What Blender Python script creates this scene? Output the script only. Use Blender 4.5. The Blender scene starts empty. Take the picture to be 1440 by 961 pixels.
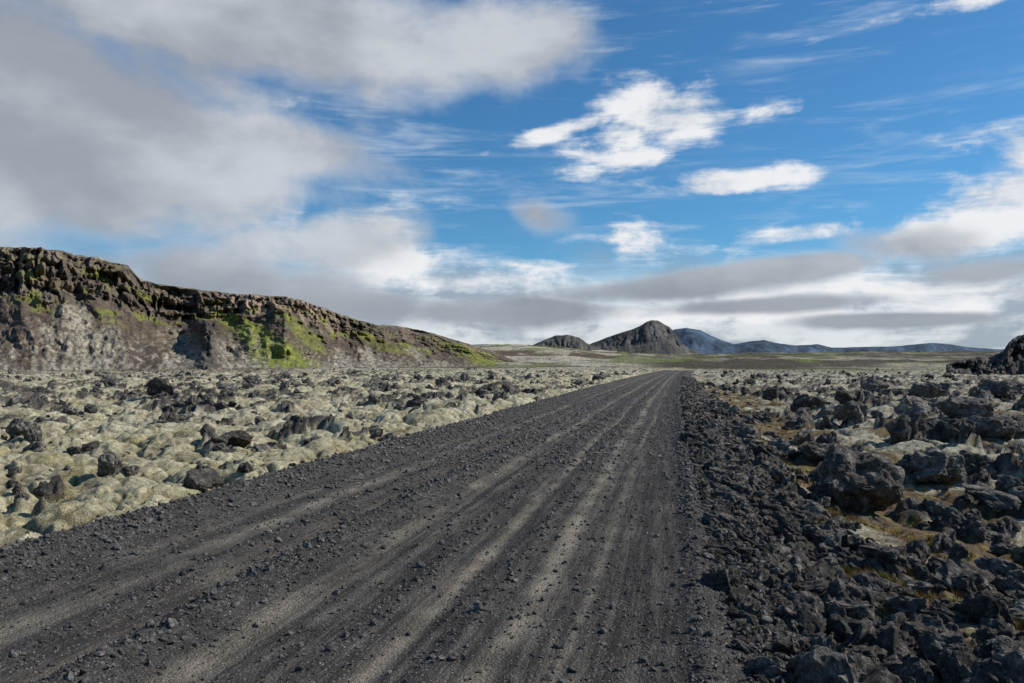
import bpy, math, random
import numpy as np
from mathutils import noise as mnoise, Vector
random.seed(3); rng=np.random.default_rng(7)
F=1120.0; CX=720.0; HY=512.0
TH=math.atan(225/1120.0)
H=1.7
scene=bpy.context.scene
scene.view_settings.view_transform='Standard'
try: scene.view_settings.look='None'
except: pass
scene.view_settings.exposure=0

def azw(px): return np.arctan((np.asarray(px,float)-CX)/F)-TH
def elt(px,py):
    a=np.arctan((np.asarray(px,float)-CX)/F); return (HY-np.asarray(py,float))/F*np.cos(a)

# ---------------------------------------------------------------- numpy noise
_g=rng.random(1024)*2*np.pi; GX=np.cos(_g); GY=np.sin(_g)
def _h(xi,yi,seed):
    h=(xi.astype(np.int64)*374761393+yi.astype(np.int64)*668265263+seed*974634777)&0xffffffff
    h=((h^(h>>13))*1274126177)&0xffffffff
    return h^(h>>16)
def pn(x,y,seed=0):
    xi=np.floor(x);yi=np.floor(y);fx=x-xi;fy=y-yi
    xi=xi.astype(np.int64);yi=yi.astype(np.int64)
    u=fx*fx*fx*(fx*(fx*6-15)+10);v=fy*fy*fy*(fy*(fy*6-15)+10)
    def g(dx,dy):
        k=_h(xi+dx,yi+dy,seed)&1023
        return GX[k]*(fx-dx)+GY[k]*(fy-dy)
    a=g(0,0);b=g(1,0);c=g(0,1);d=g(1,1)
    return ((a+(b-a)*u)+((c+(d-c)*u)-(a+(b-a)*u))*v)*1.5
def fbm(x,y,o=4,seed=0,gain=.5):
    s=0;a=1;f=1
    for i in range(o):
        s=s+a*pn(x*f+i*17.3,y*f-i*9.1,seed+i);a*=gain;f*=2.03
    return s
def ridged(x,y,o=4,seed=0):
    s=0;a=1;f=1
    for i in range(o):
        s=s+a*(1-2*np.abs(pn(x*f+i*7.3,y*f,seed+i)));a*=.5;f*=2.1
    return s
def cells(x,y,seed=0):
    xi=np.floor(x).astype(np.int64);yi=np.floor(y).astype(np.int64)
    best=np.full(x.shape,9.);val=np.zeros(x.shape);sec=np.full(x.shape,9.)
    for dx in(-1,0,1):
        for dy in(-1,0,1):
            h=_h(xi+dx,yi+dy,seed);h2=_h(xi+dx,yi+dy,seed+51)
            cx=xi+dx+(h&1023)/1023.;cy=yi+dy+((h>>10)&1023)/1023.
            ox=x-cx;oy=y-cy;d=ox*ox+oy*oy
            t=(h2&1023)/1023.+ox*(((h2>>10)&255)/255.-.5)*1.6+oy*(((h2>>18)&255)/255.-.5)*1.6
            m=d<best
            sec=np.where(m,best,np.minimum(sec,d))
            val=np.where(m,t,val);best=np.where(m,d,best)
    return np.sqrt(best),np.sqrt(sec),val
def ss(a,b,x):
    t=np.clip((x-a)/(b-a),0,1);return t*t*(3-2*t)
def gs(x,c,w): return np.exp(-((x-c)/w)**2)

# ---------------------------------------------------------------- road
def rcen(v): return 1.4*(np.clip(v,0,400)/130.)**2*ss(-1,60,v)
def road_u(x,y): return x-rcen(y)
def road_attr(u,v):
    w=u+.10*pn(v/7.,u*.2,3)+.03*pn(v/1.1,u*.5,4)
    loose=gs(w,-5.3,.5)*.95+1.*gs(w,-3.12,.26)+.7*gs(w,-3.8,.12)+.8*gs(w,.2,.13)+ss(.2,.6,w)+.55*gs(w,-1.98,.10)+.5*gs(w,-1.32,.09)+ss(-5.2,-5.7,w)*.6
    tan=.9*gs(w,-4.25,.20)+.85*gs(w,-2.70,.09)+.6*gs(w,-2.35,.06)+.75*gs(w,-1.66,.07)+1.15*gs(w,-1.02,.10)+.5*gs(w,-.62,.04)+.65*gs(w,-3.47,.06)+.45*gs(w,-4.75,.05)
    tan=tan*(.78+.7*pn(v/3.,u*2,9)+.3*pn(v/.7,u*4,10))
    return w,np.clip(loose,0,1),np.clip(tan,0,1)
def road_h(u,v,fine=True):
    w,l,t=road_attr(u,v)
    z=.16*gs(w,-5.4,.36)+.095*gs(w,-3.12,.2)+.035*gs(w,-3.8,.1)+.05*gs(w,.2,.12)+.02*gs(w,-1.98,.08)+.018*gs(w,-1.32,.07)
    z=z-.04*(gs(w,-4.6,.25)+gs(w,-3.5,.12)+gs(w,-2.5,.16)+gs(w,-1.65,.12)+gs(w,-.45,.25))
    z=z-np.clip(-5.75-u,0,9)*.42-np.clip(u-.6,0,9)*.38
    z=z+.02*pn(u/1.5,v/2.5,21)
    if fine:
        z=z+(.003+.020*l)*fbm(u/.07,v/.07,3,31)
    return z

# ---------------------------------------------------------------- ground
def ground(x,y):
    u=road_u(x,y);r=np.hypot(x,y)
    side=np.where(u>-2.5,1.,0.)
    dist=np.where(side>0,u-1.0,-6.0-u)
    amp=.35*ss(-.1,2.0,dist)+.65*ss(1.5,6.5,dist)
    ampL=ss(-.15,.9,dist)
    A=np.where(side>0,amp,ampL)
    wx=x+.26*pn(x/.9,y/.9,71)+.05*pn(x/.25,y/.25,73);wy=y+.26*pn(x/.9,y/.9,72)+.05*pn(x/.25,y/.25,74)
    big=.26*pn(x/15,y/15,1)+.28*pn(x/6,y/6,2)+.30*pn(x/2.6,y/2.6,8)
    p1,q1,_=cells(wx/1.3,wy/1.3,5);p2,q2,v2=cells(wx/.52,wy/.52,6);p3,q3,_=cells(wx/.17,wy/.17,7)
    pil=.35*np.sqrt(np.clip(q1-p1,0,1))+.12*np.sqrt(np.clip(q2-p2,0,1))+.022*np.sqrt(np.clip(q3-p3,0,1))*(r<40)+.05*v2+.02*pn(x/.13,y/.13,17)*(r<30)
    n=pn(x/2.4,y/2.4,11)+.7*pn(x/.9,y/.9,12)+.45*pn(x/9,y/9,13)+.25*pn(x/.3,y/.3,14)
    thr=np.where(side>0,.50-.18*ss(8,30,r),.64-.42*ss(12,50,r))
    thr=np.where((side<1)&(dist<2.0),.80,thr)
    rock=ss(thr,thr+.16,n)
    d1,s1,c1=cells(x/.75,y/.75,41);d2,s2,c2=cells(x/.28,y/.28,42)
    d3,s3,c3=cells(x/1.9,y/1.9,43)
    jag=.26*c1+.08*c2+.36*(c3-.4)-.12*(1-ss(0,.15,s1-d1))
    base=np.where(side>0,-.30-.40*ss(0,3.5,dist),-.24-.22*ss(0,3,dist))
    z=base+A*(big+pil-.16+rock*jag*(.6+.3*side))
    rub=side*gs(dist,.8,.8)
    z=z+rub*(.08*c2+.05*c1+.02)
    z=np.where(dist<.0,np.minimum(z,-.22),z)
    inside=ss(.0,-.35,dist)
    z=z*(1-inside)+(-.45)*inside
    a=np.arctan2(x,y)
    px=CX+F*np.tan(np.clip(a+TH,-1.2,1.2))
    sl=np.interp(px,[-900,0,560,620,700,760,830,900,960,1050,1200,1440,2600],[.012,.012,.014,.018,.0245,.0225,.0172,.0125,.0115,.0125,.0125,.012,.011])
    rr=np.clip(r,0,2300)
    far=ss(350,1900,r)
    z=z+far*(sl*rr+1.5)+ss(150,700,r)*(1.8*pn(x/110,y/110,61)+1.1*ridged(x/60,y/60,3,62)-.8)*np.clip(r/700,0,1.7)*(1-ss(2300,5000,r)*.8)
    z=z+ss(300,900,r)*(1-ss(1300,2300,r))*4.*pn(x/330,y/260,63)
    z=z-ss(6000,20000,r)*30
    return z,rock,rub,side,dist,n,np.minimum((q1-p1)*1.3,(q2-p2)*.8)

def setcol(me,name,arr):
    at=me.attributes.new(name,'FLOAT_COLOR','POINT')
    c=np.ones((len(arr),4),np.float32);c[:,:3]=arr;at.data.foreach_set('color',c.ravel())
def setf(me,name,arr):
    at=me.attributes.new(name,'FLOAT','POINT');at.data.foreach_set('value',np.asarray(arr,np.float32).ravel())
def grid_mesh(name,X,Y,Z,wrap=False,smooth=True):
    R,C=X.shape
    co=np.stack([X,Y,Z],-1).reshape(-1,3).astype(np.float32)
    i=np.arange(R-1)[:,None];j=np.arange(C if wrap else C-1)[None,:]
    j2=(j+1)%C
    q=np.stack([i*C+j,i*C+j2,(i+1)*C+j2,(i+1)*C+j],-1).reshape(-1,4)
    me=bpy.data.meshes.new(name)
    me.vertices.add(len(co));me.vertices.foreach_set('co',co.ravel())
    me.loops.add(q.size);me.loops.foreach_set('vertex_index',q.ravel().astype(np.int32))
    me.polygons.add(len(q));me.polygons.foreach_set('loop_start',np.arange(0,q.size,4,dtype=np.int32))
    me.polygons.foreach_set('use_smooth',np.full(len(q),smooth))
    me.update(calc_edges=True)
    ob=bpy.data.objects.new(name,me);scene.collection.objects.link(ob)
    return ob
def mix3(a,b,t):
    t=np.asarray(t)[...,None];return np.asarray(a)*(1-t)+np.asarray(b)*t

# ---------------------------------------------------------------- node helpers
class NT:
    def __init__(s,nt): s.nt=nt;s.n=nt.nodes;s.l=nt.links
    def add(s,t,**k):
        nd=s.n.new(t)
        for a,b in k.items(): setattr(nd,a,b)
        return nd
    def set(s,sock,v):
        if isinstance(v,bpy.types.NodeSocket): s.l.new(v,sock)
        else: sock.default_value=v
    def math(s,op,a,b=0.0,clamp=False):
        m=s.add('ShaderNodeMath',operation=op,use_clamp=clamp);s.set(m.inputs[0],a);s.set(m.inputs[1],b);return m.outputs[0]
    def mr(s,v,a,b,c=0.,d=1.,smooth=True):
        m=s.add('ShaderNodeMapRange');m.interpolation_type='SMOOTHSTEP' if smooth else 'LINEAR'
        s.set(m.inputs[0],v)
        for i,x in enumerate((a,b,c,d)): s.set(m.inputs[i+1],x)
        return m.outputs[0]
    def mix(s,f,a,b,blend='MIX'):
        m=s.add('ShaderNodeMix',data_type='RGBA',blend_type=blend)
        s.set(m.inputs[0],f)
        for k,v in((6,a),(7,b)):
            if not isinstance(v,bpy.types.NodeSocket): v=tuple(v)+(1,) if len(v)==3 else v
            s.set(m.inputs[k],v)
        return m.outputs[2]
    def noise(s,vec,scale,detail=4,rough=.55,dist=0.):
        m=s.add('ShaderNodeTexNoise');s.set(m.inputs['Vector'],vec)
        m.inputs['Scale'].default_value=scale;m.inputs['Detail'].default_value=detail;m.inputs['Roughness'].default_value=rough;m.inputs['Distortion'].default_value=dist
        return m.outputs[0]
    def attr(s,name,out=0):
        m=s.add('ShaderNodeAttribute');m.attribute_name=name;return m.outputs[out]
def newmat(name):
    m=bpy.data.materials.new(name);m.use_nodes=True
    t=NT(m.node_tree);b=m.node_tree.nodes['Principled BSDF'];b.inputs['Roughness'].default_value=.95
    b.inputs['Specular IOR Level'].default_value=.12
    return m,t,b
def bump(t,b,h,strength=.5,dist=.02):
    n=t.add('ShaderNodeBump');n.inputs['Strength'].default_value=strength;n.inputs['Distance'].default_value=dist
    t.set(n.inputs['Height'],h);t.l.new(n.outputs[0],b.inputs['Normal'])
def pos(t):
    return t.add('ShaderNodeNewGeometry').outputs['Position']

# ---------------------------------------------------------------- ground mesh
def radii(segs):
    out=[]
    for a,b,k in segs:
        n=int(math.log(b/a)/k);out.append(np.exp(np.linspace(math.log(a),math.log(b),n,endpoint=False)))
    out.append(np.array([segs[-1][1]]));return np.concatenate(out)
rad=radii([(.6,2.5,.05),(2.5,70,.0048),(70,400,.008),(400,3000,.016),(3000,30000,.07)])
fine=np.linspace(-.78,.78,1080)-TH
coarse=np.linspace(.78-TH,2*np.pi-.78-TH,260)[1:-1]
az=np.concatenate([fine,coarse])
R_,A_=np.meshgrid(rad,az,indexing='ij')
GXX=R_*np.sin(A_);GYY=R_*np.cos(A_)
gz,rock,rub,side,dist,nn,crv=ground(GXX,GYY)
g=grid_mesh('ground',GXX,GYY,gz,wrap=True)
x=GXX;y=GYY
m1=pn(x/1.7,y/1.7,81);m2=fbm(x/.35,y/.35,3,82)
mossA=np.array([.405,.370,.235]);mossB=np.array([.47,.44,.32]);mossC=np.array([.31,.265,.10])
moss=mix3(mossA,mossB,np.clip(.5+.6*m1+.4*pn(x/25,y/25,88),0,1))
moss=mix3(moss,mossC,ss(.15,.8,fbm(x/1.2,y/1.2,3,83))*.6)
moss=mix3(moss,np.array([.33,.315,.255]),side*.65)
cre_shade=ss(.16,.0,crv)
moss=mix3(moss,np.array([.13,.105,.05]),cre_shade*.68*(1-ss(50,130,R_)))  # shade between the mounds, put into the moss colour along creases
brown=ss(.12,.5,fbm(x/2.2,y/2.2,3,84)+.75*side*gs(dist,2.4,1.6)-.05)*np.where(side>0,.92,.22)*(1-ss(60,200,R_))
moss=mix3(moss,mix3(np.array([.105,.068,.042]),np.array([.18,.135,.04]),ss(-.2,.5,m2)),brown)
rk=mix3(np.array([.05,.045,.040]),np.array([.15,.136,.118]),np.clip(.45+.6*m2,0,1))
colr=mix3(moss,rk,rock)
grav=mix3(np.array([.052,.049,.047]),np.array([.13,.122,.112]),np.clip(.4+.5*m2,0,1))
colr=mix3(colr,grav,np.clip(np.where(side>0,ss(1.3,.5,dist+.5*m1),ss(.25,-.1,dist+.25*m2)),0,1))
fw=ss(110,380,R_)
b1=fbm(x/160+.3*y/160,y/330,4,91);b2=fbm(x/50,y/120,5,92)
farL=mix3(np.array([.38,.345,.26]),np.array([.095,.068,.04]),ss(-.0,.42,b1+.5*b2))
farR=mix3(np.array([.27,.245,.17]),np.array([.055,.045,.028]),ss(-.45,.08,b1+.5*b2))  # right far plain: brown bands, plus its shadowed strip painted as darker tones
pxg=CX+F*np.tan(np.clip(A_+TH,-1.2,1.2))
fs=ss(820,960,pxg)
fc=farL*(1-fs[...,None])+farR*fs[...,None]
fc=mix3(fc,np.array([.12,.15,.03]),ss(.10,.45,fbm(x/90,y/200,3,93))*.75)
fc=mix3(fc,rk,(rock*.6+ss(.2,.6,b2)*.3)*(1-ss(900,2500,R_)))
colr=mix3(colr,fc,fw)
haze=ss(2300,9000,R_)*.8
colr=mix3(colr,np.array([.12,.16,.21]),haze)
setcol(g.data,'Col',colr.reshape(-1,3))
m,t,b=newmat('moss_lava_ground')
p=pos(t)
c=t.attr('Col')
n1=t.noise(p,9,4,.65);n2=t.noise(p,45,3,.7);n3=t.noise(p,1.1,3,.6)
c2=t.mix(1.,c,t.mr(n1,.3,.72,.64,1.32),'MULTIPLY')
c2=t.mix(1.,c2,t.mr(n2,.3,.7,.62,1.35),'MULTIPLY')
c2=t.mix(1.,c2,t.mr(n3,.3,.7,.85,1.12),'MULTIPLY')
t.set(b.inputs['Base Color'],c2)
hh=t.math('ADD',t.math('MULTIPLY',n1,1.2),t.math('MULTIPLY',n2,.8))
bump(t,b,hh,.85,.06)
g.data.materials.append(m)

# ---------------------------------------------------------------- road mesh
vv=np.concatenate([np.linspace(-25,1.5,120,endpoint=False),radii([(1.5,60,.0042),(60,330,.02)])])
uu=np.linspace(-6.9,2.0,350)
V_,U_=np.meshgrid(vv,uu,indexing='ij')
XR=U_+rcen(V_)
ZR=road_h(U_,V_)+ss(200,320,V_)*(-1.2)
road=grid_mesh('gravel_road',XR,V_,ZR)
w,l,tn=road_attr(U_,V_)
setf(road.data,'loose',l);setf(road.data,'tan',tn);setf(road.data,'lat',U_);setf(road.data,'along',V_)
m,t,b=newmat('gravel_road_surface')
p=pos(t)
cx=t.add('ShaderNodeCombineXYZ');t.l.new(t.attr('lat',2),cx.inputs[0]);t.l.new(t.math('MULTIPLY',t.attr('along',2),.04),cx.inputs[1])
streak=t.noise(cx.outputs[0],10,5,.78)
n1=t.noise(p,28,4,.7);n2=t.noise(p,110,2,.7);n3=t.noise(p,1.6,4,.65)
vo=t.add('ShaderNodeTexVoronoi');t.l.new(p,vo.inputs['Vector']);vo.inputs['Scale'].default_value=55
lo=t.attr('loose',2);ta=t.attr('tan',2)
packed=t.mix(t.mr(streak,.42,.62),(.034,.032,.031),(.094,.084,.071))
tf=t.math('MULTIPLY',t.math('MULTIPLY',ta,t.mr(n1,.25,.6,.45,1.)),t.mr(n3,.3,.62,.5,.95))
packed=t.mix(tf,packed,(.235,.207,.162))
bw=t.add('ShaderNodeSeparateColor');t.l.new(vo.outputs['Color'],bw.inputs[0])
stone=t.mix(bw.outputs[0],(.024,.0232,.0228),(.085,.081,.076))
cc=t.mix(t.math('MULTIPLY',lo,.94,True),packed,stone)
gr=t.math('MULTIPLY',t.math('GREATER_THAN',bw.outputs[1],.82),t.mr(vo.outputs['Distance'],.45,.25))
cc=t.mix(t.math('MULTIPLY',gr,.75),cc,(.25,.235,.21))
cc=t.mix(1.,cc,t.mr(n3,.3,.7,.78,1.22),'MULTIPLY')
cc=t.mix(1.,cc,t.mr(n2,.3,.7,.6,1.4),'MULTIPLY')
t.set(b.inputs['Base Color'],cc)
hh=t.math('ADD',t.math('MULTIPLY',n2,.35),t.math('SUBTRACT',t.math('MULTIPLY',n1,.6),t.math('MULTIPLY',vo.outputs['Distance'],.5)))
bump(t,b,hh,.85,.025)
road.data.materials.append(m)

# ---------------------------------------------------------------- rock material / prototypes
def rockmat(name,dark,light,lich,lamt,sc,bs=.8,bd=.08):
    m,t,b=newmat(name)
    tc=t.add('ShaderNodeTexCoord').outputs['Object']
    oi=t.add('ShaderNodeObjectInfo').outputs['Random']
    n=t.noise(tc,sc,5,.72);n2=t.noise(tc,sc*5,3,.75);n3=t.noise(tc,sc*.7,4,.65,.3)
    c=t.mix(t.mr(n,.32,.66),dark,light)
    c=t.mix(t.math('MULTIPLY',t.mr(n3,.50,.62),t.mr(n2,.4,.6,.3*lamt,lamt)),c,lich)
    c=t.mix(1.,c,t.mr(oi,0,1,.6,1.5,False),'MULTIPLY')
    c=t.mix(1.,c,t.mr(n2,.3,.7,.6,1.35),'MULTIPLY')
    t.set(b.inputs['Base Color'],c)
    bump(t,b,t.math('ADD',n,t.math('MULTIPLY',n2,.6)),bs,bd)
    return m
basalt=rockmat('basalt_rock',(.048,.043,.039),(.140,.126,.110),(.32,.30,.25),.7,2.6,.85,.08)
gravm=rockmat('gravel_stone',(.08,.076,.073),(.23,.218,.20),(.42,.395,.35),.5,1.5)
import bmesh
def rockmesh(name,sub,seed,rough,planes,mat,squash=(1,1,.75)):
    bm=bmesh.new();bmesh.ops.create_icosphere(bm,subdivisions=sub,radius=1)
    r=random.Random(seed)
    pl=[]
    for i in range(planes):
        d=Vector((r.gauss(0,1),r.gauss(0,1),r.gauss(0,1))).normalized();pl.append((d,r.uniform(.45,.82)))
    off=Vector((seed*3.1,seed*1.7,seed*2.3))
    for v in bm.verts:
        p=v.co.copy()
        for _ in range(2):
            for d,k in pl:
                q=p.dot(d)
                if q>k: p-=d*(q-k)*.95
        dd=mnoise.fractal(p*1.7+off,.9,2.1,6)*rough
        cv=mnoise.voronoi(p*2.2+off)[0]
        dd+=(cv[0]-.4)*rough*.8+ (cv[1]-cv[0])*rough*.35
        cv=mnoise.voronoi(p*6+off)[0]
        dd+=(cv[0]-.3)*rough*.25
        p+=p.normalized()*dd
        v.co=Vector((p.x*squash[0],p.y*squash[1],p.z*squash[2]))*1.25
    me=bpy.data.meshes.new(name);bm.to_mesh(me);bm.free()
    me.materials.append(mat)
    return me
def proto(collname,specs):
    col=bpy.data.collections.new(collname)
    for me in specs:
        ob=bpy.data.objects.new(me.name,me);col.objects.link(ob)
    return col
crocks=proto('lava_rock_shapes',[rockmesh('lava_rock_shape_%02d'%i,4,i+1,.30,7+i%4,basalt,(1,random.uniform(.7,1),random.uniform(.5,.85))) for i in range(9)])
cgrav=proto('gravel_shapes',[rockmesh('gravel_shape_%02d'%i,2,i+31,.14,8,gravm,(1,random.uniform(.65,1),random.uniform(.5,.8))) for i in range(8)])

def scatter(name,P,S,R,I,coll):
    me=bpy.data.meshes.new(name);me.vertices.add(len(P));me.vertices.foreach_set('co',P.astype(np.float32).ravel())
    for nm,a in(('scl',S),('rot',R)):
        at=me.attributes.new(nm,'FLOAT_VECTOR','POINT');at.data.foreach_set('vector',a.astype(np.float32).ravel())
    at=me.attributes.new('pick','INT','POINT');at.data.foreach_set('value',I.astype(np.int32))
    ob=bpy.data.objects.new(name,me);scene.collection.objects.link(ob)
    ng=bpy.data.node_groups.new(name+'_nodes','GeometryNodeTree')
    ng.interface.new_socket('Geometry',in_out='INPUT',socket_type='NodeSocketGeometry')
    ng.interface.new_socket('Geometry',in_out='OUTPUT',socket_type='NodeSocketGeometry')
    N=ng.nodes;L=ng.links
    gi=N.new('NodeGroupInput');go=N.new('NodeGroupOutput')
    ci=N.new('GeometryNodeCollectionInfo');ci.inputs['Collection'].default_value=coll
    ci.inputs['Separate Children'].default_value=True;ci.inputs['Reset Children'].default_value=True
    ip=N.new('GeometryNodeInstanceOnPoints');ip.inputs['Pick Instance'].default_value=True
    def na(nm,ty):
        a=N.new('GeometryNodeInputNamedAttribute');a.data_type=ty;a.inputs['Name'].default_value=nm
        return [o for o in a.outputs if o.enabled and o.name=='Attribute'][0]
    L.new(gi.outputs[0],ip.inputs['Points']);L.new(ci.outputs[0],ip.inputs['Instance'])
    L.new(na('pick','INT'),ip.inputs['Instance Index']);L.new(na('rot','FLOAT_VECTOR'),ip.inputs['Rotation']);L.new(na('scl','FLOAT_VECTOR'),ip.inputs['Scale'])
    L.new(ip.outputs[0],go.inputs[0])
    md=ob.modifiers.new('scatter','NODES');md.node_group=ng
    print(name,len(P))
    return ob
def rr3(n,tilt=.5):
    return np.stack([rng.normal(0,tilt,n),rng.normal(0,tilt,n),rng.random(n)*6.283],1)

def mk_gravel():
    N=360000
    v=np.exp(rng.uniform(math.log(2.2),math.log(60),N));u=rng.uniform(-6.3,1.9,N)
    w,l,tn=road_attr(u,v)
    patch=np.clip(.5+.9*pn(u/1.1,v/3,77),0,1.4)
    keep=rng.random(N)<np.clip((.07+.12*patch+.58*l)*np.clip(v/9.,.30,1)*(.75)*(1-.5*ss(15,50,v)),0,1)
    u,v,l,w=u[keep],v[keep],l[keep],w[keep]
    n=len(u)
    s=np.exp(rng.normal(math.log(.0062),.62,n))*(1+.3*l)*np.clip(v/9,1,1.8)
    s=np.where(u>.45,s*1.3,s)
    s=np.clip(s,.003,.04)
    x=u+rcen(v)
    z=road_h(u,v)+s*.30
    P=np.stack([x,v,z],1);S=s[:,None]*np.stack([rng.uniform(.8,1.2,n),rng.uniform(.8,1.2,n),rng.uniform(.8,1.1,n)],1)
    scatter('road_gravel',P,S,rr3(n,.4),rng.integers(0,8,n),cgrav)
mk_gravel()
def gh(x,y): return ground(x,y)
def mk_rubble():
    N=25000
    v=np.exp(rng.uniform(math.log(1.8),math.log(110),N))
    u=.35+np.abs(rng.normal(0,1,N))*(.70+.65*ss(8,4,v))
    lft=rng.random(N)<.18
    u=np.where(lft,-6.0+rng.normal(0,.28,N),u)
    keep=rng.random(N)<np.clip(v/7,.35,1)*np.where(u>.9,.7,.85)
    u,v,lft=u[keep],v[keep],lft[keep];n=len(u)
    s=np.exp(rng.normal(math.log(.026),.62,n))*np.clip(v/9,1,1.7)
    s=s*np.where(u>1.1,1.45,1)*np.where(u<.75,.6,1);s=np.clip(s,.010,.17)
    s=np.where(lft,np.clip(s*.6,.01,.05),s)
    x=u+rcen(v);z,*_=gh(x,v);zr=road_h(u,v);z=np.maximum(z,np.where((u<2.0)&(u>-6.9),zr,-9))
    z=z+s*.25
    scatter('roadside_rubble',np.stack([x,v,z],1),s[:,None]*rng.uniform(.75,1.25,(n,3)),rr3(n,.6),rng.integers(0,9,n),crocks)
mk_rubble()
def mk_rocks():
    N=85000
    r=np.exp(rng.uniform(math.log(3.5),math.log(300),N));a=rng.uniform(-.95,.95,N)-TH
    x=r*np.sin(a);y=r*np.cos(a)
    z,rk,rb,sd,ds,n_,cr=gh(x,y)
    pr=np.where(sd>0,.06+.62*rk,.04+.62*rk)*(ds>.35)
    pr=pr*np.where((sd<1)&(ds<2.2),.5,1)*np.clip(r/14,.22,1)*(1-.4*ss(100,300,r))
    k=rng.random(N)<pr*.55
    x,y,z,r,sd,rk,ds=x[k],y[k],z[k],r[k],sd[k],rk[k],ds[k];n=len(x)
    s=np.exp(rng.normal(math.log(.08),.62,n))*np.clip((r/22)**.45,.8,2.1)*np.where(sd>0,1.25,1.)
    s=np.clip(s,.03,.6)
    s=np.where(ds<1.0,np.clip(s,0,.2),s)
    z=z+s*.15
    scatter('lava_rocks',np.stack([x,y,z],1),s[:,None]*rng.uniform(.75,1.25,(n,3)),rr3(n,.5),rng.integers(0,9,n),crocks)
mk_rocks()

# named boulders: each stands where the line of sight to its foot meets the terrain
def place(px,py):
    Zs=np.exp(np.linspace(math.log(2.5),math.log(200),3000))
    X=(px-CX)/F*Zs
    c,s=math.cos(TH),math.sin(TH)
    x=X*c-Zs*s;y=X*s+Zs*c
    gz_=ground(x,y)[0];ray=H-(py-HY)/F*Zs
    i=int(np.argmax(gz_>=ray))
    return x[i],y[i],Zs[i],gz_[i]
def boulder(px,py,wpx,hpx,seed,name='lava_boulder',sy=.8,rz=0.):
    x,y,Z,g0=place(px,py)
    wm=wpx/F*Z/2;hm=hpx/F*Z
    me=rockmesh(name,5,seed,.27,9,basalt,(1,1,1))
    co=np.array([v.co[:] for v in me.vertices]);ext=(co.max(0)-co.min(0))/2
    ob=bpy.data.objects.new(name,me);scene.collection.objects.link(ob)
    ob.scale=(wm/ext[0],wm*sy/ext[1],hm*.62/ext[2])
    ob.location=(x-TH*wm*.5,y+wm*.6,g0+hm*.42);ob.rotation_euler=(0,.0,rz)
for a in [(1212,722,155,95,101),(1325,684,95,50,102),(1405,622,85,38,103),(1290,672,60,28,104),(1150,648,56,24,105),
          (1190,568,34,22,106),(1085,562,30,18,107),(1050,618,38,20,108),(1370,594,80,34,109),(1235,552,40,20,110),
          (152,670,42,34,111),(22,614,34,28,112),(45,624,26,28,113),(330,628,50,22,115),(1310,560,50,20,125),(1420,560,60,24,126),(1150,575,30,16,127),
          (1400,890,85,52,116),(1300,915,90,46,117),(1340,945,80,50,118),(1250,810,70,34,119),(1215,945,60,32,120),(1420,950,80,46,121),(1160,772,46,24,122),(1290,965,60,36,123),(1360,840,60,34,124)]:
    boulder(*a,rz=(a[4]%7)*.4)

# ---------------------------------------------------------------- dry grass tufts
def tuft_mesh(name,seed,mat,n=60):
    r=random.Random(seed);vs=[];fs=[]
    for i in range(n):
        a=r.uniform(0,6.28);d=r.uniform(0,.45);bx,by=d*math.cos(a),d*math.sin(a)
        ln=r.uniform(.4,1.);le=r.uniform(.1,.7);a2=a+r.gauss(0,.6);w=.018
        px_,py_=-math.sin(a2)*w,math.cos(a2)*w
        b0=len(vs)
        for k,f in enumerate((0,.5,1)):
            cx=bx+math.cos(a2)*le*f*f*ln;cy=by+math.sin(a2)*le*f*f*ln;cz=ln*f*(1-.25*f*le)
            ww=1-f*.95
            vs+= [(cx-px_*ww,cy-py_*ww,cz),(cx+px_*ww,cy+py_*ww,cz)]
        fs+=[(b0,b0+1,b0+3,b0+2),(b0+2,b0+3,b0+5,b0+4)]
    me=bpy.data.meshes.new(name);me.from_pydata(vs,[],fs);me.materials.append(mat);return me
def grassmat(name,c1,c2):
    m,t,b=newmat(name);oi=t.add('ShaderNodeObjectInfo').outputs['Random']
    t.set(b.inputs['Base Color'],t.mix(oi,c1,c2));return m
gm1=grassmat('dry_grass',(.24,.12,.035),(.18,.145,.045));gm2=grassmat('heath_green',(.07,.12,.015),(.12,.14,.02))
cg=proto('grass_shapes',[tuft_mesh('grass_shape_%d'%i,i,gm1 if i<4 else gm2) for i in range(6)])
N=10000
v=np.exp(rng.uniform(math.log(3.5),math.log(60),N));u=1.5+np.abs(rng.normal(0,1,N))*2.2
x=u+rcen(v);z,rk,*_=gh(x,v)
k=(fbm(x/.9,v/.9,2,201)>.10)&(rk<.7)
x,v_,z=x[k],v[k],z[k];n=len(x)
s=rng.uniform(.045,.12,n)
scatter('grass_tufts',np.stack([x,v_,z-.01],1),np.stack([s,s,s*.9],1),rr3(n,.1),np.where(rng.random(n)<.75,rng.integers(0,4,n),rng.integers(4,6,n)),cg)

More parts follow.
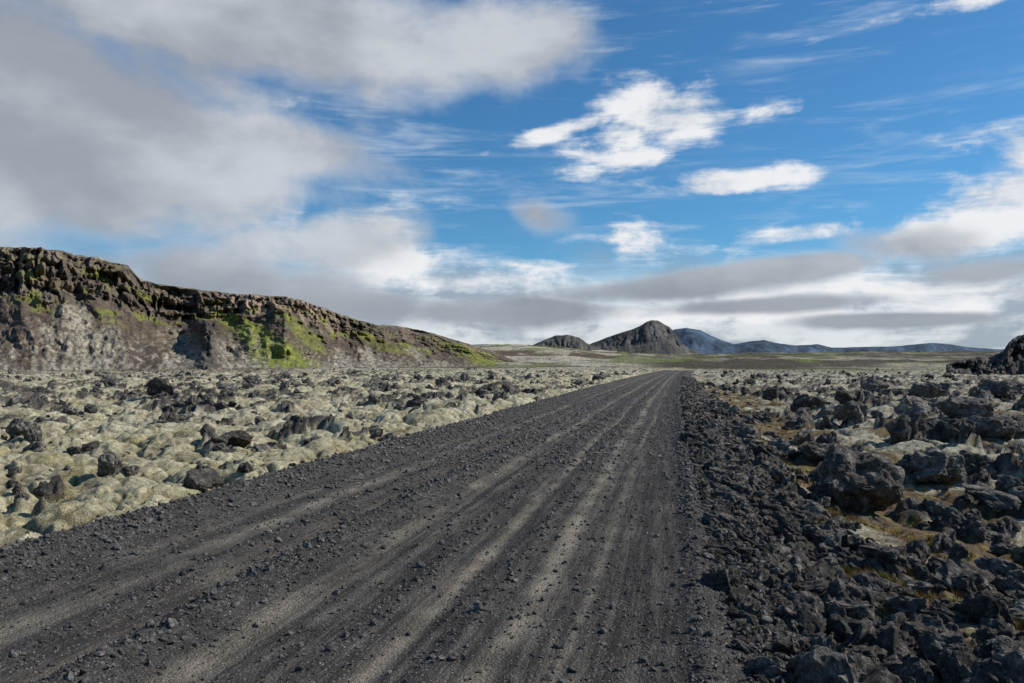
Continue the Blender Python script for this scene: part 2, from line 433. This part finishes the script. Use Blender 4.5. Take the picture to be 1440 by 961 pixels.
# ---------------------------------------------------------------- ridges
def vmat(name,ns=(.05,.4),bs=1.,bd=1.):
    m,t,b=newmat(name);p=pos(t);c=t.attr('Col')
    n1=t.noise(p,ns[0],5,.68);n2=t.noise(p,ns[1],5,.72)
    c=t.mix(1.,c,t.mr(n1,.3,.7,.7,1.3),'MULTIPLY');c=t.mix(1.,c,t.mr(n2,.3,.7,.5,1.5),'MULTIPLY')
    t.set(b.inputs['Base Color'],c);bump(t,b,t.math('ADD',n1,t.math('MULTIPLY',n2,.4)),bs,bd);return m
def ridge(name,pts,Db,Dc,prof,ncol,rows,colf,mat,gul=(30,.12),det=0.0,zb=-3,dispf=None):
    pts=np.array(pts,float);px=np.linspace(pts[0,0],pts[-1,0],ncol)
    py=np.interp(px,pts[:,0],pts[:,1]);a=azw(px);ca=np.arctan((px-CX)/F)
    db=np.interp(px,*np.array(Db,float).T)/np.cos(ca);dc=np.interp(px,*np.array(Dc,float).T)/np.cos(ca)
    hc=elt(px,py)*dc+H
    pr=np.array(prof,float)
    T=np.linspace(0,pr[-1,0],rows)
    hor=np.interp(T,pr[:,0],pr[:,1]);zz=np.interp(T,pr[:,0],pr[:,2])
    al=np.cumsum(np.hypot(np.gradient(dc*np.sin(a)),np.gradient(dc*np.cos(a))))
    TT,AL=np.meshgrid(T,al,indexing='ij')
    PX=np.broadcast_to(px[None,:],AL.shape)
    HO=hor[:,None]+0*AL;ZZ=zz[:,None]+0*AL
    hs=float(np.max(hc))
    g1=ridged(AL/gul[0],ZZ*.8+0*AL,4,len(name));g2=fbm(AL/(gul[0]*.25),ZZ*hs/(gul[0]*.5),4,len(name)+9)
    env=np.sin(np.clip(ZZ,0,1)*np.pi)**.6*.9+.1
    if dispf is None: dd=gul[1]*env*(g1*.7+g2*.5-.5);dz=0
    else: dd,dz=dispf(PX,AL,TT,ZZ)
    D=db[None,:]+(dc-db)[None,:]*(HO+dd)
    Z=zb+(hc[None,:]-zb)*(ZZ+dz)+hs*det*(fbm(AL/(gul[0]*.18),TT*9,4,5))*np.clip(ZZ*3,0,1)
    X=D*np.sin(a)[None,:];Y=D*np.cos(a)[None,:]
    ob=grid_mesh(name,X,Y,Z)
    col=colf(PX,AL,TT,ZZ,g1,g2)
    setcol(ob.data,'Col',col.reshape(-1,3));ob.data.materials.append(mat)
    return ob
def cliffline(PX,AL):
    return .46+.18*ss(180,320,PX)+.09*pn(AL/55,AL*0,311)+.05*pn(AL/17,AL*0,312)
def hdisp(PX,AL,T,Z):
    cl=cliffline(PX,AL)
    fade=1-.6*ss(470,560,PX)
    cm=ss(-.05,.08,Z-cl)*(1-ss(.90,1.0,Z))*fade
    scree=(1-ss(0,.2,Z-cl))*ss(0,.12,Z)
    d=(.19*pn(AL/75,Z*.4,321)+.06*pn(AL/30,Z*.8,330))*ss(0,.25,Z)*(1-.7*ss(.93,1.,Z))
    d=d+scree*(.018*fbm(AL/7,Z*12,4,322)-.035*ridged(AL/28+Z*.7,Z*1.1,2,323))
    d=d+cm*(.034*ridged(AL/10+.6*pn(AL/6,Z*9,335),Z*2.6,3,324)+.020*fbm(AL/3.5,Z*12,4,325)+.03*fbm(AL/22,Z*9,3,326))
    rib=np.exp(-((PX-292)/17)**2)*ss(.60,.46,Z)*ss(0,.03,Z)
    d=d-rib*(.20+.06*fbm(AL/5,Z*12,3,328))
    dz=.014*fbm(AL/9,Z*10+T*6,4,329)*ss(0,.1,Z)+.014*pn(AL/45,T*3,331)*ss(.6,.9,Z)
    return d,dz
def hillcol(px,AL,T,Z,g1,g2):
    hh=Z*60
    cln=cliffline(px,AL)
    talus=mix3(np.array([.25,.225,.17]),np.array([.095,.072,.052]),ss(-.35,.28,fbm(AL/34+Z*.6,hh/26,4,301)+1.3*(Z-.20)))
    talus=mix3(talus,np.array([.42,.385,.30]),ss(-.0,.4,fbm(AL/3.5,hh/2.2,3,302))*.5*ss(.45,.05,Z))
    talus=mix3(talus,np.array([.05,.043,.037]),ss(.05,.45,fbm(AL/2.6,hh/1.6,3,333)+.15*pn(AL/20,hh/20,334))*.7)
    cl=mix3(np.array([.055,.046,.039]),np.array([.18,.142,.107]),np.clip(.42+.4*fbm(AL/4.5,hh/8,4,303)+.35*pn(AL/40,hh/16,304),0,1))
    red=ss(280,330,px)*ss(500,440,px)
    cl=mix3(cl,np.array([.34,.255,.185]),red*.75*np.clip(.65+fbm(AL/5,hh/10,3,305),0,1))
    cl=mix3(cl,np.array([.15,.13,.055]),ss(.15,.5,fbm(AL/14,hh/3.2,3,336))*.6)
    cm=ss(-.06,.05,Z-cln+.06*g2)
    c=mix3(talus,cl,cm)
    green=np.array([.165,.185,.03])
    edge=6*fbm(AL/8,hh/6,3,338)
    q=(px+edge-(312+(0.66-Z)*160))/(17+(0.66-Z)*42)
    gm=np.exp(-(q*q)**1.8)*ss(.76,.64,Z)*ss(-.02,.03,Z)*1.2
    q2=(px+edge-(645+(.75-Z)*80))/24
    gm=np.maximum(gm,np.exp(-q2*q2)*ss(.9,.75,Z)*1.1)
    q3=(px+edge-(405+(.6-Z)*120))/14
    gm=np.maximum(gm,np.exp(-q3*q3)*ss(.72,.6,Z)*ss(.15,.3,Z)*.9)
    q4=(px+edge-(520+(.6-Z)*150))/20
    gm=np.maximum(gm,np.exp(-q4*q4)*ss(.75,.6,Z)*ss(.25,.35,Z)*.7)
    gm=np.maximum(gm,ss(.16,.45,fbm(AL/24,hh/11,3,307))*ss(.28,.45,Z)*ss(.90,.72,Z)*.85)
    gm=np.clip(gm*np.clip(.85+.8*fbm(AL/6,hh/5,3,308),0,1.1),0,1)
    c=mix3(c,green,gm*.88)
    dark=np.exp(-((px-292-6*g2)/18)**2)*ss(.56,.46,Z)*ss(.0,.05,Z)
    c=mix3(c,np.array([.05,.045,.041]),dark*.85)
    top=ss(.94,.985,Z+.02*g2)
    return mix3(c,mix3(np.array([.10,.085,.06]),np.array([.27,.25,.19]),ss(-.1,.3,fbm(AL/18,T*25,3,337))),top)
pts=[(-1100,300),(-600,318),(-250,332),(0,346),(50,350),(90,356),(150,365),(178,374),(196,393),(240,402),(290,409),(350,414),(400,418),(440,430),(500,450),(530,458),(555,458),(575,461),(595,465),(612,470),(650,481),(685,492),(710,501),(745,516)]
hm=vmat('cliff_hill_rock',(.08,.6),1.,1.2)
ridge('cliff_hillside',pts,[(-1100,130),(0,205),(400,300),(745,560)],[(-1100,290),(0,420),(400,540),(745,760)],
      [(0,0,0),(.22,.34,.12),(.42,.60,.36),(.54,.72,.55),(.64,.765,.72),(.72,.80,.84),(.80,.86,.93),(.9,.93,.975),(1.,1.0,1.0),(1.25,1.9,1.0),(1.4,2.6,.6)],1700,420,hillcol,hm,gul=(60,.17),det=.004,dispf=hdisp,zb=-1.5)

def mcol(c1,c2,c3):
    def f(px,AL,T,Z,g1,g2):
        c=mix3(np.array(c1),np.array(c2),ss(-.4,.6,g2+.3*g1-.3))
        return mix3(c,np.array(c3),ss(.1,.7,fbm(AL/120,Z*4,3,401))*ss(.8,.2,Z))
    return f
mp_=[(0,0,0),(.5,.66,.5),(.9,.95,.96),(1,1,1),(1.5,1.8,0)]
ridge('mountain',[(780,498),(800,492),(822,487),(850,476),(870,469),(890,463),(903,457),(910,452),(918,450),(926,451),(934,456),(942,460),(950,469),(958,482),(970,491),(985,495)],
      [(780,1900),(985,1900)],[(780,2500),(985,2500)],mp_,260,90,mcol([.045,.044,.044],[.085,.082,.074],[.09,.09,.05]),vmat('mountain_heath',(.008,.04),.5,6.),gul=(150,.10),det=.005)
ridge('small_hill',[(735,493),(752,484),(766,478),(780,472),(800,471),(815,475),(826,483),(850,493)],
      [(735,1700),(850,1700)],[(735,2100),(850,2100)],mp_,160,60,mcol([.06,.060,.058],[.12,.112,.09],[.08,.08,.05]),vmat('small_hill_heath',(.01,.05),.5,5.),gul=(80,.10),det=.010)
bm_=vmat('haze_blue_mountains',(.001,.005),.2,20.)  # blue of aerial haze is painted into the base colours of these ridges
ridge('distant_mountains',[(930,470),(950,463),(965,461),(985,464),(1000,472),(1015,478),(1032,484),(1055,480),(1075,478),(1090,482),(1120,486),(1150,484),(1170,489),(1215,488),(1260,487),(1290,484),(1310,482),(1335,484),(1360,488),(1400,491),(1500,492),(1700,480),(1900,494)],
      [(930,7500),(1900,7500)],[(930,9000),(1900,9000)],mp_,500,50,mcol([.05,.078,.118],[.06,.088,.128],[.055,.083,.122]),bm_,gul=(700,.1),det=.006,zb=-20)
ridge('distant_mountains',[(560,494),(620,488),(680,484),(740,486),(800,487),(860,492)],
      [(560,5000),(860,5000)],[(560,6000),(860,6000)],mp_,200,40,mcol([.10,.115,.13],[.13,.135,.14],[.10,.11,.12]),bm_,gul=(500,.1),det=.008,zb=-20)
def lcol(px,AL,T,Z,g1,g2):
    return mix3(np.array([.045,.041,.037]),np.array([.15,.135,.115]),np.clip(.35+.6*g2,0,1))
ridge('lava_outcrop',[(1330,514),(1350,507),(1370,503),(1395,500),(1410,495),(1417,484),(1426,475),(1440,470),(1475,470),(1520,474),(1600,488),(1700,506)],
      [(1330,150),(1700,130)],[(1330,168),(1700,145)],[(0,0,0),(.4,.5,.5),(.8,.8,.93),(1,1,1),(1.5,1.8,0)],500,120,lcol,vmat('lava_outcrop_rock',(.5,2.),1.,.4),gul=(7,.35),det=.03,zb=-1)

# ---------------------------------------------------------------- world
SUN_AZ=math.radians(80)-TH
SUN_EL=math.radians(38)
wd=bpy.data.worlds.new('World');scene.world=wd;wd.use_nodes=True
wd.cycles.sampling_method='MANUAL';wd.cycles.sample_map_resolution=256
t=NT(wd.node_tree)
for n in list(t.n): t.n.remove(n)
out=t.add('ShaderNodeOutputWorld')
sky=t.add('ShaderNodeTexSky');sky.sky_type='NISHITA';sky.sun_disc=False
sky.sun_elevation=SUN_EL;sky.sun_rotation=SUN_AZ;sky.air_density=1.0;sky.dust_density=.2;sky.ozone_density=2.0;sky.altitude=200
tc=t.add('ShaderNodeTexCoord').outputs['Generated']
sx=t.add('ShaderNodeSeparateXYZ');t.l.new(tc,sx.inputs[0]);X,Y,Z=sx.outputs
A=t.math('ARCTAN2',X,Y)
hz=t.math('SQRT',t.math('ADD',t.math('MULTIPLY',X,X),t.math('MULTIPLY',Y,Y)))
E=t.math('DIVIDE',Z,t.math('MAXIMUM',hz,.05))
cv=t.add('ShaderNodeCombineXYZ');t.l.new(A,cv.inputs[0]);t.l.new(E,cv.inputs[1]);V=cv.outputs[0]
def scaled(sx_,sy_,off=0,rot=0):
    m=t.add('ShaderNodeMapping');t.l.new(V,m.inputs[0]);m.inputs['Scale'].default_value=(sx_,sy_,1);m.inputs['Location'].default_value=(off,off*.7,off*.3)
    m.inputs['Rotation'].default_value=(0,0,rot);return m.outputs[0]
nbig=t.noise(scaled(5.0,6.2,3.1),1.,9,.52,.1)
nmid=t.noise(scaled(10,16,7.7),1.,8,.60,.25)
nstr=t.noise(scaled(6,44,1.3,.08),1.,7,.62,.4)
nsh=t.noise(scaled(4.0,6.5,11.3),1.,6,.5,.2)
def blobs(L):
    acc=None
    for (px,py,rx,ry,rot,amp) in L:
        a=math.atan((px-CX)/F);k=math.cos(a)
        m=t.add('ShaderNodeMapping');m.vector_type='TEXTURE';t.l.new(V,m.inputs[0])
        m.inputs['Location'].default_value=(a-TH,(HY-py)/F*k,0);m.inputs['Rotation'].default_value=(0,0,math.radians(rot));m.inputs['Scale'].default_value=(rx/F*k*k,ry/F*k,1)
        ln=t.add('ShaderNodeVectorMath',operation='LENGTH');t.l.new(m.outputs[0],ln.inputs[0])
        v=t.mr(ln.outputs['Value'],1.6,.0,0.,amp)
        acc=v if acc is None else t.math('MAXIMUM',acc,v)
    return acc
greyb=blobs([(130,190,400,180,0,1.3),(-200,150,500,330,0,1.3),(370,200,170,64,-8,1.2),(380,30,460,100,0,1.2),(660,60,165,90,0,1.15),(60,280,320,80,0,1.2),
  (430,345,210,56,8,.95),(330,395,240,62,-5,1.05),(500,430,220,34,-6,1.),(960,400,210,26,5,1.15),(1120,378,190,24,4,1.1),(1290,345,120,40,-4,1.1),(1370,385,160,26,4,.95),(1275,450,150,13,0,1.25),(745,300,66,26,-15,.66),(690,440,280,26,0,1.05),(1060,430,300,14,2,.8),(1700,250,280,150,0,1.)])
whiteb=blobs([(945,155,105,52,-5,1.25),(870,190,80,30,12,.95),(1085,150,80,28,10,.8),(800,178,90,15,14,1.05),(900,220,90,22,0,.72),(1030,252,145,22,0,1.1),(1000,262,110,15,0,1.1),
  (1130,327,120,18,4,.92),(900,345,150,46,-8,.78),(1440,205,70,52,-10,1.05),(1410,275,180,50,6,1.1),(1330,5,190,20,4,.92),(640,395,220,30,0,1.),(560,370,200,34,-5,.9),(1380,330,190,46,4,1.),
  (1150,400,320,36,3,.88),(1340,415,220,40,0,1.05),(820,245,70,18,0,.72),(480,320,200,50,15,.65),(1700,350,300,60,0,.9),(1000,440,300,20,0,.95)])
def dens(bl,nz,k,lo,hi):
    return t.mr(t.math('ADD',bl,t.math('MULTIPLY',t.math('SUBTRACT',nz,.5),k)),lo,hi)
nz1=t.math('ADD',t.math('MULTIPLY',nbig,.78),t.math('MULTIPLY',nmid,.22))
dg=dens(greyb,nz1,2.5,.28,.92)
nz2=t.math('ADD',t.math('MULTIPLY',nmid,.68),t.math('MULTIPLY',nstr,.32))
dw=dens(whiteb,nz2,3.9,.36,1.05)
ci=t.math('MULTIPLY',t.mr(nstr,.46,.78),.5)
ci2=t.math('MULTIPLY',ci,t.mr(nbig,.35,.6))
hb=t.mr(t.math('ADD',E,t.math('MULTIPLY',t.math('SUBTRACT',nz2,.5),.24)),.15,.06)
base=t.mix(1.,sky.outputs[0],(.385,.79,1.04),'MULTIPLY')
bg=t.add('ShaderNodeBackground');t.l.new(base,bg.inputs[0]);bg.inputs[1].default_value=.1
gcol=t.mix(t.mr(t.math('ADD',t.math('MULTIPLY',nsh,.8),t.math('MULTIPLY',nmid,.2)),.36,.62),(.34,.37,.42),(.60,.63,.67))
gcol=t.mix(t.mr(dg,.1,.9,.6,0),gcol,(.66,.70,.76))
lowk=t.mr(E,.15,.06)
gcol=t.mix(t.math('MULTIPLY',lowk,.72),gcol,(.23,.27,.33))
wcol=t.mix(t.mr(nz2,.38,.58),(.58,.63,.70),(.88,.885,.90))
wcol=t.mix(t.mr(dw,.3,.95,.5,0),wcol,(.64,.72,.82))
hcol=t.mix(t.mr(nz2,.42,.56),(.36,.41,.48),(.76,.78,.81))
def bgc(c):
    b_=t.add('ShaderNodeBackground');t.set(b_.inputs[0],c if isinstance(c,bpy.types.NodeSocket) else tuple(c)+(1,));b_.inputs[1].default_value=1.;return b_.outputs[0]
def ms(f,a,b_):
    m=t.add('ShaderNodeMixShader');t.set(m.inputs[0],f);t.l.new(a,m.inputs[1]);t.l.new(b_,m.inputs[2]);return m.outputs[0]
s=ms(ci2,bg.outputs[0],bgc((.70,.78,.87)))
s=ms(t.math('MULTIPLY',hb,.92),s,bgc(hcol))
s=ms(t.math('MULTIPLY',dw,.96),s,bgc(wcol))
s=ms(t.math('MULTIPLY',dg,.95),s,bgc(gcol))
t.l.new(s,out.inputs[0])

# ---------------------------------------------------------------- sun & camera
sl=bpy.data.lights.new('sun','SUN');sl.energy=5.0;sl.angle=math.radians(.5);sl.color=(1,.94,.86)
so=bpy.data.objects.new('sun',sl);scene.collection.objects.link(so)
d=Vector((math.sin(SUN_AZ)*math.cos(SUN_EL),math.cos(SUN_AZ)*math.cos(SUN_EL),math.sin(SUN_EL)))
so.rotation_euler=d.to_track_quat('Z','Y').to_euler();so.location=(20,0,40)
cam=bpy.data.cameras.new('camera');cam.lens=28;cam.sensor_width=36;cam.clip_end=60000;cam.clip_start=.05
co=bpy.data.objects.new('camera',cam);scene.collection.objects.link(co)
co.location=(0,0,H);co.rotation_euler=(math.radians(90)+math.atan(31.5/F),0,TH)
scene.camera=co
